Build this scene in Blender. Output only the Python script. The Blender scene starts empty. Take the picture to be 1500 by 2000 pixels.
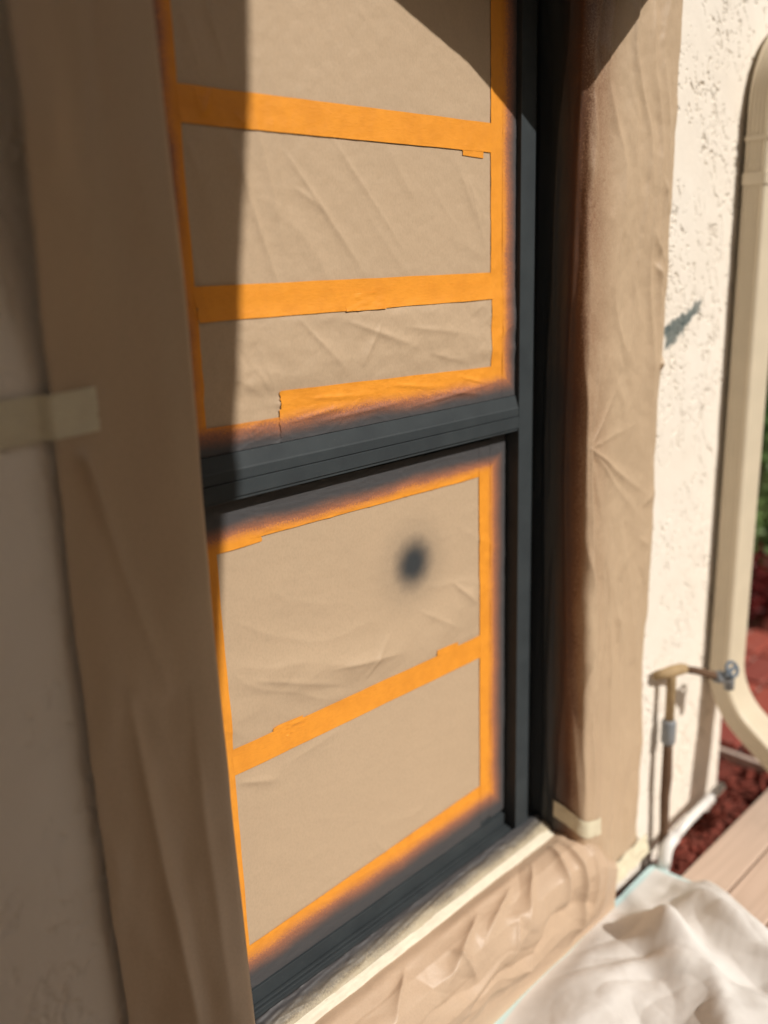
import bpy, bmesh, math, random
import numpy as np
from mathutils import Vector, Matrix

random.seed(7)
SC = bpy.context.scene
COL = SC.collection

# ------------------------------------------------------------------ camera
cam_data = bpy.data.cameras.new('camera')
cam = bpy.data.objects.new('camera', cam_data)
COL.objects.link(cam)
SC.camera = cam
yaw, pitch, roll = math.radians(44.894), math.radians(15.382), math.radians(-1.825)
fwd = Vector((math.sin(yaw)*math.cos(pitch), math.cos(yaw)*math.cos(pitch), -math.sin(pitch)))
rgt = Vector((math.cos(yaw), -math.sin(yaw), 0))
upv = rgt.cross(fwd)
r2 = rgt*math.cos(roll) + upv*math.sin(roll)
u2 = -rgt*math.sin(roll) + upv*math.cos(roll)
cam.matrix_world = Matrix(((r2.x, u2.x, -fwd.x, 0), (r2.y, u2.y, -fwd.y, 0), (r2.z, u2.z, -fwd.z, 1.55), (0, 0, 0, 1)))
cam_data.sensor_fit = 'VERTICAL'
cam_data.sensor_height = 36.0
cam_data.lens = 36.0*1780/2000
cam_data.clip_start = 0.05
cam_data.clip_end = 3000
cam_data.dof.use_dof = True
cam_data.dof.focus_distance = 1.53
cam_data.dof.aperture_fstop = 1.25

# ------------------------------------------------------------------ sky, sun, exposure
SUN = Vector((-0.18, 1.0, -0.86)).normalized()      # direction the light travels
w = bpy.data.worlds.new('World'); SC.world = w; w.use_nodes = True
nt = w.node_tree; nt.nodes.clear()
sky = nt.nodes.new('ShaderNodeTexSky'); sky.sky_type = 'NISHITA'; sky.sun_disc = False
sky.sun_elevation = math.asin(-SUN.z)
sky.sun_rotation = math.atan2(-SUN.x, -SUN.y)
sky.air_density = 1.0; sky.dust_density = 4.0; sky.ozone_density = 0.4
bg = nt.nodes.new('ShaderNodeBackground'); bg.inputs['Strength'].default_value = 0.05
wo = nt.nodes.new('ShaderNodeOutputWorld')
nt.links.new(sky.outputs[0], bg.inputs[0]); nt.links.new(bg.outputs[0], wo.inputs[0])
sun_data = bpy.data.lights.new('sun', 'SUN'); sun_data.energy = 4.2; sun_data.angle = math.radians(0.53)
sun_data.color = (1.0, 0.945, 0.87)
sun = bpy.data.objects.new('sun', sun_data); COL.objects.link(sun)
sun.rotation_euler = SUN.to_track_quat('-Z', 'Y').to_euler(); sun.location = (3, -6, 7)
SC.view_settings.view_transform = 'Standard'
SC.view_settings.look = 'None'
SC.view_settings.gamma = 1.0
SC.view_settings.use_curve_mapping = False
SC.view_settings.exposure = -0.14
SC.cycles.max_bounces = 8
SC.cycles.diffuse_bounces = 4

# ------------------------------------------------------------------ numpy noise
def _h(ix, iy, s):
    n = (ix.astype(np.int64)*374761393 + iy.astype(np.int64)*668265263 + s*2147483647) & 0xffffffff
    n = ((n ^ (n >> 13))*1274126177) & 0xffffffff
    return ((n ^ (n >> 16)) & 0xffff)/65535.0
def pn(x, y, s=0):                                   # gradient noise, about -1..1
    x = np.asarray(x, float); y = np.asarray(y, float)
    x0 = np.floor(x); y0 = np.floor(y); fx = x-x0; fy = y-y0
    u = fx*fx*fx*(fx*(fx*6-15)+10); v = fy*fy*fy*(fy*(fy*6-15)+10)
    def g(ix, iy, dx, dy):
        a = _h(ix, iy, s)*2*np.pi
        return np.cos(a)*dx + np.sin(a)*dy
    a = g(x0, y0, fx, fy); b = g(x0+1, y0, fx-1, fy); c = g(x0, y0+1, fx, fy-1); d = g(x0+1, y0+1, fx-1, fy-1)
    return 1.4*((a*(1-u)+b*u)*(1-v) + (c*(1-u)+d*u)*v)
def fbm(x, y, s=0, o=4, p=0.5):
    t = 0; a = 1.0; k = 1.0
    for i in range(o):
        t = t + a*pn(x*k, y*k, s+17*i); a *= p; k *= 2.03
    return t
def ridge(x, y, s=0):
    return 1-np.minimum(1, np.abs(pn(x, y, s))*2.2)
def facet(x, y, s=0):
    """crumpled sheet: flat triangles with sharp creases between them, about -1..1"""
    x = x+0.22*pn(x*0.9, y*0.9, s+3); y = y+0.22*pn(x*0.9, y*0.9, s+4)
    x0 = np.floor(x); y0 = np.floor(y); fx = x-x0; fy = y-y0
    g = lambda i, j: _h(x0+i, y0+j, s)*2-1
    a, b, c, d = g(0, 0), g(1, 0), g(0, 1), g(1, 1)
    flip = _h(x0, y0, s+9) > 0.5
    t1 = np.where(fx+fy < 1, a+(b-a)*fx+(c-a)*fy, d+(c-d)*(1-fx)+(b-d)*(1-fy))
    t2 = np.where(fx > fy, a+(b-a)*fx+(d-b)*fy, a+(c-a)*fy+(d-c)*fx)
    return np.where(flip, t1, t2)
def sst(a, b, x):
    t = np.clip((x-a)/(b-a), 0, 1); return t*t*(3-2*t)
def crease(x, z, a, b, wd, h, taper=True):
    """a fold along a straight line a-b: a tent of height h and half width wd, dying out towards b"""
    ax, az = a; bx, bz = b
    L2 = (bx-ax)**2+(bz-az)**2
    t = np.clip(((x-ax)*(bx-ax)+(z-az)*(bz-az))/L2, 0, 1)
    d = np.hypot(x-ax-t*(bx-ax), z-az-t*(bz-az))
    ww = wd*(0.35+0.9*t)
    k = (1-t)**0.7*1.0 if taper else np.sin(np.pi*np.clip(t, 0.02, 0.98))**0.6
    return h*k*np.exp(-(np.sqrt(d*d+(0.12*ww)**2)/ww)*1.5)

# ------------------------------------------------------------------ object helpers
def tag(o, label=None, cat=None, group=None, kind=None):
    if label: o['label'] = label
    if cat: o['category'] = cat
    if group: o['group'] = group
    if kind: o['kind'] = kind
    return o
def empty(name, loc, label, cat, group=None):
    o = bpy.data.objects.new(name, None); COL.objects.link(o); o.location = loc; o.empty_display_size = 0.05
    return tag(o, label, cat, group)
def link(name, me, mat, parent=None, loc=(0, 0, 0), smooth=True):
    """vertices of me are in world metres: shift them so the origin sits at loc"""
    loc = Vector(loc)
    if loc.length: me.transform(Matrix.Translation(-loc))
    if mat is not None: me.materials.append(mat)
    if smooth: me.polygons.foreach_set('use_smooth', [True]*len(me.polygons))
    me.update()
    o = bpy.data.objects.new(name, me); COL.objects.link(o)
    if parent is not None:
        o.parent = parent
        o.location = loc - world_loc(parent)
    else:
        o.location = loc
    return o
def world_loc(o):
    v = Vector(o.location)
    while o.parent is not None:
        o = o.parent; v += Vector(o.location)
    return v
def quads_mesh(name, V, F):
    me = bpy.data.meshes.new(name)
    V = np.asarray(V, np.float32); F = np.asarray(F, np.int32)
    me.vertices.add(len(V)); me.vertices.foreach_set('co', V.ravel())
    me.loops.add(F.size); me.loops.foreach_set('vertex_index', F.ravel())
    me.polygons.add(len(F)); me.polygons.foreach_set('loop_start', np.arange(0, F.size, F.shape[1], dtype=np.int32))
    me.update(calc_edges=True); me.validate()
    return me
def grid_faces(ny, nx, off=0):
    i = np.arange(ny*nx).reshape(ny, nx)+off
    return np.stack([i[:-1, :-1], i[:-1, 1:], i[1:, 1:], i[1:, :-1]], -1).reshape(-1, 4)
def grid(name, P, mat, parent=None, loc=None, smooth=True):
    ny, nx, _ = P.shape
    V = P.reshape(-1, 3)
    if loc is None: loc = V.mean(0); loc = (float(loc[0]), float(loc[1]), float(V[:, 2].min()))
    return link(name, quads_mesh(name, V, grid_faces(ny, nx)), mat, parent, loc, smooth)
def bm_obj(name, bm, mat, parent=None, loc=(0, 0, 0), smooth=False):
    me = bpy.data.meshes.new(name); bmesh.ops.recalc_face_normals(bm, faces=bm.faces); bm.to_mesh(me); bm.free()
    return link(name, me, mat, parent, loc, smooth)
def box(name, x0, x1, y0, y1, z0, z1, mat, parent=None, bev=0.0015, loc=None, seg=2):
    bm = bmesh.new(); bmesh.ops.create_cube(bm, size=1)
    for v in bm.verts:
        v.co = Vector(((x0+x1)/2+v.co.x*(x1-x0), (y0+y1)/2+v.co.y*(y1-y0), (z0+z1)/2+v.co.z*(z1-z0)))
    if bev: bmesh.ops.bevel(bm, geom=bm.edges[:], offset=bev, segments=seg, affect='EDGES', profile=0.5)
    return bm_obj(name, bm, mat, parent, loc or ((x0+x1)/2, (y0+y1)/2, z0))
def prism_x(name, prof, x0, x1, mat, parent=None, bev=0.001):
    """profile of (y, z) points pushed along x"""
    bm = bmesh.new()
    a = [bm.verts.new((x0, y, z)) for y, z in prof]; b = [bm.verts.new((x1, y, z)) for y, z in prof]
    bm.faces.new(a); bm.faces.new(b[::-1]); n = len(prof)
    for i in range(n): bm.faces.new((a[i], b[i], b[(i+1) % n], a[(i+1) % n]))
    if bev: bmesh.ops.bevel(bm, geom=bm.edges[:], offset=bev, segments=2, affect='EDGES', profile=0.5)
    return bm_obj(name, bm, mat, parent, ((x0+x1)/2, prof[0][0], min(p[1] for p in prof)))
def tube_mesh(bm, pts, rads, n=16, cap=True):
    pts = [Vector(p) for p in pts]
    if not isinstance(rads, (list, tuple)): rads = [rads]*len(pts)
    rings = []; nrm = None
    for i, p in enumerate(pts):
        t = ((pts[min(i+1, len(pts)-1)]-pts[max(i-1, 0)])).normalized()
        if nrm is None:
            nrm = t.cross(Vector((0, 0, 1)) if abs(t.z) < .9 else Vector((1, 0, 0))).normalized()
        nrm = (nrm - t*nrm.dot(t)).normalized(); bn = t.cross(nrm)
        rings.append([bm.verts.new(p+(nrm*math.cos(2*math.pi*k/n)+bn*math.sin(2*math.pi*k/n))*rads[i]) for k in range(n)])
    for a, b in zip(rings, rings[1:]):
        for k in range(n): bm.faces.new((a[k], a[(k+1) % n], b[(k+1) % n], b[k]))
    if cap: bm.faces.new(rings[0][::-1]); bm.faces.new(rings[-1])
def tube(name, pts, rads, mat, parent=None, loc=None, n=16):
    bm = bmesh.new(); tube_mesh(bm, pts, rads, n)
    return bm_obj(name, bm, mat, parent, loc or pts[0], True)

# ------------------------------------------------------------------ materials
class NT:
    def __init__(s, name):
        s.m = bpy.data.materials.new(name); s.m.use_nodes = True; s.t = s.m.node_tree; s.t.nodes.clear()
        s.out = s.n('ShaderNodeOutputMaterial'); s.b = s.n('ShaderNodeBsdfPrincipled')
        s.l(s.b.outputs[0], s.out.inputs[0])
    def n(s, k, **kw):
        o = s.t.nodes.new(k)
        for a, v in kw.items(): setattr(o, a, v)
        return o
    def l(s, a, b): s.t.links.new(a, b)
    def pos(s):
        if not hasattr(s, '_p'):
            s._p = s.n('ShaderNodeNewGeometry').outputs['Position']; sep = s.n('ShaderNodeSeparateXYZ'); s.l(s._p, sep.inputs[0]); s._s = sep
        return s._p
    def xyz(s, k): s.pos(); return s._s.outputs[k]
    def scale(s, sx, sy, sz, rot=(0, 0, 0)):
        mp = s.n('ShaderNodeMapping'); s.l(s.pos(), mp.inputs[0]); mp.inputs['Scale'].default_value = (sx, sy, sz); mp.inputs['Rotation'].default_value = rot
        return mp.outputs[0]
    def noise(s, vec, sc, det=4, rough=0.55):
        n = s.n('ShaderNodeTexNoise'); s.l(vec, n.inputs['Vector']); n.inputs['Scale'].default_value = sc; n.inputs['Detail'].default_value = det; n.inputs['Roughness'].default_value = rough
        return n.outputs[0]
    def math(s, op, a, b=None, c=None, clamp=False):
        n = s.n('ShaderNodeMath', operation=op); n.use_clamp = clamp
        for i, v in enumerate((a, b, c)):
            if v is None: continue
            if isinstance(v, (int, float)): n.inputs[i].default_value = v
            else: s.l(v, n.inputs[i])
        return n.outputs[0]
    def ramp(s, v, a, b, smooth=True):               # 0 at a, 1 at b
        n = s.n('ShaderNodeMapRange'); n.interpolation_type = 'SMOOTHSTEP' if smooth else 'LINEAR'
        s.l(v, n.inputs[0])
        if a < b: n.inputs[1].default_value = a; n.inputs[2].default_value = b; n.inputs[3].default_value = 0; n.inputs[4].default_value = 1
        else: n.inputs[1].default_value = b; n.inputs[2].default_value = a; n.inputs[3].default_value = 1; n.inputs[4].default_value = 0
        return n.outputs[0]
    def mix(s, fac, a, b):
        n = s.n('ShaderNodeMix', data_type='RGBA')
        if isinstance(fac, (int, float)): n.inputs[0].default_value = fac
        else: s.l(fac, n.inputs[0])
        for i, v in ((6, a), (7, b)):
            if isinstance(v, tuple): n.inputs[i].default_value = (*v, 1)
            else: s.l(v, n.inputs[i])
        return n.outputs[2]
    def bump(s, h, st, dist=0.001, prev=None):
        n = s.n('ShaderNodeBump'); n.inputs['Strength'].default_value = st; n.inputs['Distance'].default_value = dist
        s.l(h, n.inputs['Height'])
        if prev is not None: s.l(prev, n.inputs['Normal'])
        return n.outputs[0]
    def done(s, col, rough=0.6, spec=0.3, nrm=None, metal=0):
        if isinstance(col, tuple): s.b.inputs['Base Color'].default_value = (*col, 1)
        else: s.l(col, s.b.inputs['Base Color'])
        if isinstance(rough, (int, float)): s.b.inputs['Roughness'].default_value = rough
        else: s.l(rough, s.b.inputs['Roughness'])
        s.b.inputs['Specular IOR Level'].default_value = spec
        s.b.inputs['Metallic'].default_value = metal
        if nrm is not None: s.l(nrm, s.b.inputs['Normal'])
        return s.m

PAINT = (0.044, 0.050, 0.055)
def spray(m, terms, keep=None):
    """dark paint thrown past the frame: terms are (axis, clean, covered) in metres, the largest wins"""
    jit = m.math('MULTIPLY_ADD', m.noise(m.scale(1, 1, 1), 9, 3), 0.022, -0.011)
    grain = m.math('ADD', m.math('MULTIPLY_ADD', m.noise(m.scale(1, 1, 1), 900, 2), 0.5, -0.25), m.math('MULTIPLY_ADD', m.noise(m.scale(1, 1, 1), 330, 3), 0.7, -0.35))
    r = None
    for ax, a, b in terms:
        v = m.math('ADD', m.xyz(ax), jit)
        k = m.ramp(v, a, b)
        r = k if r is None else m.math('MAXIMUM', r, k)
    if keep: r = m.math('MULTIPLY', r, m.ramp(m.math('ADD', m.xyz(keep[0]), jit), keep[1], keep[2]))
    mid = m.math('MULTIPLY', m.math('MULTIPLY', r, m.math('SUBTRACT', 1.0, r)), 4.0)
    return m.math('ADD', r, m.math('MULTIPLY', grain, mid), clamp=True)
def paper_mat(name, terms=None, stain_shade=None, keep=None, col=(0.53, 0.395, 0.265), spot=None, crinkle=0.5, sheen=True, dscale=(1, 1, 1)):
    m = NT(name)
    big = m.noise(m.scale(1, 1, 1), 7, 3)
    fib = m.noise(m.scale(330, 330, 190), 1.0, 3)
    c = m.mix(m.math('MULTIPLY', big, 0.5), tuple(v*1.06 for v in col), tuple(v*0.86 for v in col))
    c = m.mix(m.math('MULTIPLY', m.ramp(fib, 0.35, 0.75), 0.6), c, tuple(v*0.88 for v in col))
    fac = None
    if terms: fac = spray(m, terms, keep)
    if spot:
        (sx, sz, rx, rz) = spot
        jit = m.math('MULTIPLY_ADD', m.noise(m.scale(1, 1, 1), 40, 3), 0.3, -0.15)
        dx = m.math('DIVIDE', m.math('SUBTRACT', m.xyz('X'), sx), rx); dz = m.math('DIVIDE', m.math('SUBTRACT', m.xyz('Z'), sz), rz)
        d = m.math('SQRT', m.math('ADD', m.math('MULTIPLY', dx, dx), m.math('MULTIPLY', dz, dz)))
        d = m.math('ADD', d, jit)
        gr = m.noise(m.scale(1, 1, 1), 700, 2)
        core = m.math('MULTIPLY', m.ramp(d, 1.75, 0.25), 1.0)
        halo = m.math('MULTIPLY', m.math('MULTIPLY', m.ramp(d, 2.7, 0.5), 0.26), m.math('ADD', gr, 0.5))
        k = m.math('MAXIMUM', core, halo, clamp=True)
        fac = k if fac is None else m.math('MAXIMUM', fac, k)
    if fac is not None and stain_shade:
        c = m.mix(m.ramp(fac, 0.0, 0.45, False), c, stain_shade); c = m.mix(m.ramp(fac, 0.3, 1.0, False), c, PAINT)
    elif fac is not None: c = m.mix(fac, c, PAINT)
    h1 = m.noise(m.scale(*dscale), 55, 5, 0.6)
    n = m.bump(h1, crinkle, 0.0016)
    n = m.bump(fib, 0.45, 0.00025, n)
    return m.done(c, 0.46, 0.42, n)
def tape_mat(name, terms=None, col=(0.86, 0.340, 0.036), axis='x', paint=(0.072, 0.071, 0.075), stain_shade=(0.46, 0.175, 0.085)):
    m = NT(name)
    crepe = m.noise(m.scale(*((90, 90, 420) if axis == 'x' else (420, 90, 90))), 1.0, 3)
    blot = m.noise(m.scale(1, 1, 1), 28, 4)
    c = m.mix(m.math('MULTIPLY', m.ramp(blot, 0.35, 0.75), 0.55), col, (col[0]*0.84, col[1]*0.80, col[2]*0.8))
    c = m.mix(m.math('MULTIPLY', m.ramp(crepe, 0.45, 0.8), 0.35), c, (col[0]*0.8, col[1]*0.72, col[2]*0.7))
    if terms:
        k = spray(m, terms)
        c = m.mix(m.ramp(k, 0.0, 0.42, False), c, stain_shade); c = m.mix(m.ramp(k, 0.25, 1.0, False), c, paint)
    n = m.bump(crepe, 0.6, 0.0007)
    n = m.bump(m.noise(m.scale(1, 1, 1), 90, 4), 0.25, 0.0012, n)
    return m.done(c, 0.5, 0.35, n)

def frame_mat():
    m = NT('dark_grey_satin_paint')
    d = m.noise(m.scale(1, 1, 1), 14, 5); f = m.noise(m.scale(1, 1, 1), 520, 3)
    c = m.mix(m.ramp(d, 0.3, 0.75), (0.047, 0.056, 0.061), (0.036, 0.043, 0.048))
    dust = m.math('MULTIPLY', m.ramp(m.noise(m.scale(1, 1, 1), 160, 4), 0.62, 0.8), 0.35)
    c = m.mix(dust, c, (0.13, 0.125, 0.115))
    return m.done(c, m.math('MULTIPLY_ADD', d, 0.2, 0.42), 0.22, m.bump(f, 0.35, 0.0003))
M_frame = frame_mat()
M_paper = paper_mat('kraft_paper_plain')
M_glass = NT('window_glass'); M_glass.b.inputs['Transmission Weight'].default_value = 0.0
M_glass = M_glass.done((0.03, 0.035, 0.04), 0.05, 0.5)

def stucco_mat():
    m = NT('cream_stucco')
    b = m.noise(m.scale(1, 1, 1), 3.0, 5); g = m.noise(m.scale(1, 1, 1), 240, 4)
    c = m.mix(m.ramp(b, 0.3, 0.7), (0.86, 0.80, 0.715), (0.83, 0.76, 0.665))
    # dust caught in the fine grain
    c = m.mix(m.math('MULTIPLY', m.ramp(g, 0.6, 0.8), 0.2), c, (0.55, 0.47, 0.36))
    # smear of grey green paint on the wall beside the paper
    ax, az, bx, bz = 1.918, 1.372, 2.052, 1.432
    wob = m.noise(m.scale(1, 1, 1), 24, 5); wx = m.math('ADD', m.xyz('X'), m.math('MULTIPLY_ADD', wob, 0.05, -0.025))
    wz = m.math('ADD', m.xyz('Z'), m.math('MULTIPLY_ADD', m.noise(m.scale(1, 1, 1), 61, 3), 0.05, -0.025))
    L = math.hypot(bx-ax, bz-az); ux, uz = (bx-ax)/L, (bz-az)/L
    px = m.math('SUBTRACT', wx, ax); pz = m.math('SUBTRACT', wz, az)
    t = m.math('ADD', m.math('MULTIPLY', px, ux), m.math('MULTIPLY', pz, uz))
    d = m.math('ABSOLUTE', m.math('SUBTRACT', m.math('MULTIPLY', px, uz), m.math('MULTIPLY', pz, ux)))
    wd = m.math('MULTIPLY_ADD', t, -0.085, 0.024)
    inside = m.math('MULTIPLY', m.ramp(m.math('SUBTRACT', d, wd), 0.006, -0.006), m.math('MULTIPLY', m.ramp(t, -0.03, -0.015), m.ramp(t, L+0.01, L-0.01)))
    c = m.mix(m.math('MULTIPLY', inside, m.math('MULTIPLY_ADD', wob, 0.6, 0.62), clamp=True), c, (0.12, 0.15, 0.145))
    n = m.bump(m.noise(m.scale(1, 1, 1), 120, 5, 0.6), 0.35, 0.0015)
    return m.done(c, 0.85, 0.2, n)
M_stucco = stucco_mat()

# ------------------------------------------------------------------ ground
OX0, OX1 = 0.62, 1.565            # window opening
ZS, ZH = 0.24, 2.12               # sill, head
XE = 2.335                        # house corner

def soil_mat():
    m = NT('dry_soil'); b = m.noise(m.scale(1, 1, 1), 2.2, 6); f = m.noise(m.scale(1, 1, 1), 40, 5)
    c = m.mix(m.ramp(b, 0.35, 0.65), (0.16, 0.13, 0.07), (0.075, 0.10, 0.035))
    return m.done(c, 0.95, 0.1, m.bump(f, 0.8, 0.02))
gx = np.linspace(-1, 1, 61); gx = np.sign(gx)*np.abs(gx)**3.4*900
GX, GY = np.meshgrid(gx, gx)
GZ = -0.075+0.006*fbm(GX*1.3, GY*1.3, 3)
tag(grid('ground', np.stack([GX, GY, GZ], -1), soil_mat(), loc=(0, 0, -0.075)), 'dry grass and soil around the house', 'ground', kind='structure')

# ------------------------------------------------------------------ house wall with its opening
def stucco_relief(X, Z, deep):
    """skip trowel stucco: flat plateaus with chains of small torn pits between"""
    wx = X+0.02*fbm(X*9, Z*9, 41, 3); wz = Z+0.02*fbm(X*9, Z*9, 52, 3)
    chain = 1-np.minimum(1, np.abs(fbm(wx*18, wz*9, 5, 3))/0.12)
    chain2 = 1-np.minimum(1, np.abs(fbm(wx*27, wz*17, 25, 3))/0.09)
    gate = sst(-0.25, 0.25, fbm(X*6, Z*4.5, 9, 3)); gate2 = sst(-0.15, 0.3, fbm(X*7, Z*6, 33, 3))
    torn = sst(-0.35, 0.25, pn(X*150, Z*120, 11)+0.5*pn(X*310, Z*270, 12))
    pits = np.maximum(np.maximum(chain, 0)*gate, np.maximum(chain2, 0)*gate2)*torn
    dots = sst(0.48, 0.75, pn(X*130, Z*110, 77))*sst(0.0, 0.5, fbm(X*8, Z*7, 71, 3))
    soft = 0.0012*fbm(X*11, Z*9, 91, 4)
    return soft - deep*np.maximum(sst(0.12, 0.5, pits), 0.7*dots)
def wall_patch(x0, x1, z0, z1, st, deep):
    nx = max(2, int((x1-x0)/st)+1); nz = max(2, int((z1-z0)/st)+1)
    X, Z = np.meshgrid(np.linspace(x0, x1, nx), np.linspace(z0, z1, nz))
    D = stucco_relief(X, Z, deep)
    edge = np.minimum(np.minimum(X-x0, x1-X), np.minimum(Z-z0, z1-Z))
    D = D*np.clip(edge/0.006, 0, 1)
    return np.stack([X, 1.0-D, Z], -1)
WT = 2.72
parts_v, parts_f = [], []; off = 0
def addp(P):
    global off
    ny, nx, _ = P.shape
    parts_v.append(P.reshape(-1, 3)); parts_f.append(grid_faces(ny, nx, off)); off += ny*nx
def quad(a, b, c, d): addp(np.array([[a, b], [d, c]], float))
addp(wall_patch(OX1, XE, -0.1, 2.2, 0.0016, 0.0058))
addp(wall_patch(OX1, XE, 2.2, WT, 0.02, 0.003))
addp(wall_patch(-0.2, OX0, -0.1, 2.2, 0.0035, 0.0022))
addp(wall_patch(-0.2, OX0, 2.2, WT, 0.02, 0.003))
addp(wall_patch(-3.5, -0.2, -0.1, WT, 0.03, 0.003))
addp(wall_patch(OX0, OX1, -0.1, ZS-0.01, 0.02, 0.003))
addp(wall_patch(OX0, OX1, ZH, WT, 0.02, 0.003))
quad((OX0, 1.0, ZS-0.01), (OX0, 1.2, ZS-0.01), (OX0, 1.2, ZH), (OX0, 1.0, ZH))
quad((OX1, 1.2, ZS-0.01), (OX1, 1.0, ZS-0.01), (OX1, 1.0, ZH), (OX1, 1.2, ZH))
quad((OX0, 1.0, ZH), (OX0, 1.2, ZH), (OX1, 1.2, ZH), (OX1, 1.0, ZH))
quad((OX0, 1.0, ZS-0.01), (OX1, 1.0, ZS-0.01), (OX1, 1.2, ZS-0.01), (OX0, 1.2, ZS-0.01))
quad((XE, 1.0, -0.1), (XE, 7.0, -0.1), (XE, 7.0, WT), (XE, 1.0, WT))
quad((-3.5, 7.0, -0.1), (-3.5, 1.0, -0.1), (-3.5, 1.0, WT), (-3.5, 7.0, WT))
quad((OX0, 1.2, ZS-0.01), (OX1, 1.2, ZS-0.01), (OX1, 1.2, ZH), (OX0, 1.2, ZH))
me = quads_mesh('house_wall', np.concatenate(parts_v), np.concatenate(parts_f))
wall = link('house_wall', me, M_stucco, None, (0, 1.0, -0.1))
tag(wall, 'cream stucco house wall around the masked window, torn pitted texture', 'wall')

def plain(name, col, rough=0.6, spec=0.3, nz=0.12, sc=30, bump=0.2):
    m = NT(name); b = m.noise(m.scale(1, 1, 1), sc, 5)
    c = m.mix(m.ramp(b, 0.3, 0.7), tuple(v*(1+nz) for v in col), tuple(v*(1-nz) for v in col))
    return m.done(c, rough, spec, m.bump(m.noise(m.scale(1, 1, 1), sc*8, 4), bump, 0.001))
M_eave = plain('beige_eave_paint', (0.62, 0.54, 0.43))
ev = empty('roof_eave', (0, 0.7, 2.72), 'beige boarded roof eave with gutter above the window', 'eave')
box('soffit', -3.6, 2.75, 0.42, 1.02, 2.722, 2.75, M_eave, ev)
box('fascia', -3.6, 2.75, 0.395, 0.418, 2.70, 2.90, M_eave, ev)
prism_x('gutter', [(0.393, 2.88), (0.29, 2.88), (0.285, 2.82), (0.32, 2.765), (0.393, 2.765)], -3.6, 2.75, M_eave, ev)
M_shingle = plain('brown_roof_shingle', (0.16, 0.12, 0.09), 0.9)
prism_x('roof_slope', [(0.30, 2.905), (7.2, 5.6), (7.2, 5.64), (0.30, 2.945)], -3.6, 2.75, M_shingle, ev)

# ------------------------------------------------------------------ window
win = empty('window', (1.09, 1.12, ZS), 'single hung window with dark grey painted frame, both sashes masked', 'window')
JL, JR = 0.700, 1.474
box('jamb', 1.474, 1.520, 1.0872, 1.165, 0.252, 2.085, M_frame, win, 0.0012)
box('jamb', 0.654, 0.700, 1.0872, 1.165, 0.252, 2.085, M_frame, win, 0.0012)
box('jamb_flange', 1.5205, 1.5645, 1.118, 1.165, 0.252, 2.085, M_frame, win, 0.001)
box('jamb_flange', 0.6205, 0.6535, 1.118, 1.165, 0.252, 2.085, M_frame, win, 0.001)
box('head', 0.655, 1.519, 1.092, 1.165, 2.087, 2.118, M_frame, win, 0.0012)
# meeting rail: sloped top, stepped face, hairline joint
mr = prism_x('meeting_rail', [(1.0880, 1.2429), (1.0880, 1.2584), (1.0895, 1.2605), (1.0960, 1.2830), (1.1100, 1.2830), (1.1100, 1.2429)], 0.7005, 1.4735, M_frame, win, 0.0006)
prism_x('rail_face', [(1.0868, 1.2185), (1.0868, 1.2417), (1.1085, 1.2417), (1.1085, 1.2185)], 0.7008, 1.4732, M_frame, mr, 0.0006)
prism_x('weather_strip', [(1.0895, 1.2130), (1.0895, 1.2178), (1.0950, 1.2178), (1.0950, 1.2130)], 0.7008, 1.4732, M_frame, mr, 0.0004)
box('glazing_bead', 1.4475, 1.4735, 1.1035, 1.150, 1.2905, 2.086, M_frame, win, 0.001)
box('glazing_bead', 0.7005, 0.7265, 1.1035, 1.150, 1.2905, 2.086, M_frame, win, 0.001)
box('pane', 0.727, 1.447, 1.112, 1.116, 1.2905, 2.086, M_glass, win, 0)
ls = box('lower_sash', 0.7305, 1.4400, 1.1235, 1.150, 0.325, 0.385, M_frame, win, 0.001)
box('stile', 1.4405, 1.4735, 1.1235, 1.150, 0.325, 1.235, M_frame, ls, 0.001)
box('stile', 0.7005, 0.7300, 1.1235, 1.150, 0.325, 1.235, M_frame, ls, 0.001)
box('top_rail', 0.7305, 1.4400, 1.1235, 1.150, 1.165, 1.2215, M_frame, ls, 0.001)
box('pane', 0.7305, 1.4400, 1.131, 1.135, 0.3855, 1.1645, M_glass, ls, 0)
# sill track with its steps and grooves
sl = prism_x('sill_track', [(1.1165, 0.2930), (1.1165, 0.3235), (1.150, 0.3235), (1.150, 0.2930)], 0.7005, 1.4735, M_frame, win, 0.0008)
prism_x('track_rib', [(1.1085, 0.2860), (1.1085, 0.2950), (1.1150, 0.2950), (1.1150, 0.2860)], 0.7005, 1.4735, M_frame, sl, 0.0008)
prism_x('track_rib', [(1.1015, 0.2840), (1.1015, 0.2925), (1.1065, 0.2925), (1.1065, 0.2840)], 0.7005, 1.4735, M_frame, sl, 0.0008)
prism_x('sill_nosing', [(1.0700, 0.2500), (1.0700, 0.2780), (1.0750, 0.2845), (1.0995, 0.2885), (1.150, 0.2835), (1.150, 0.2500)], 0.6215, 1.5635, M_frame, sl, 0.0012)

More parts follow.
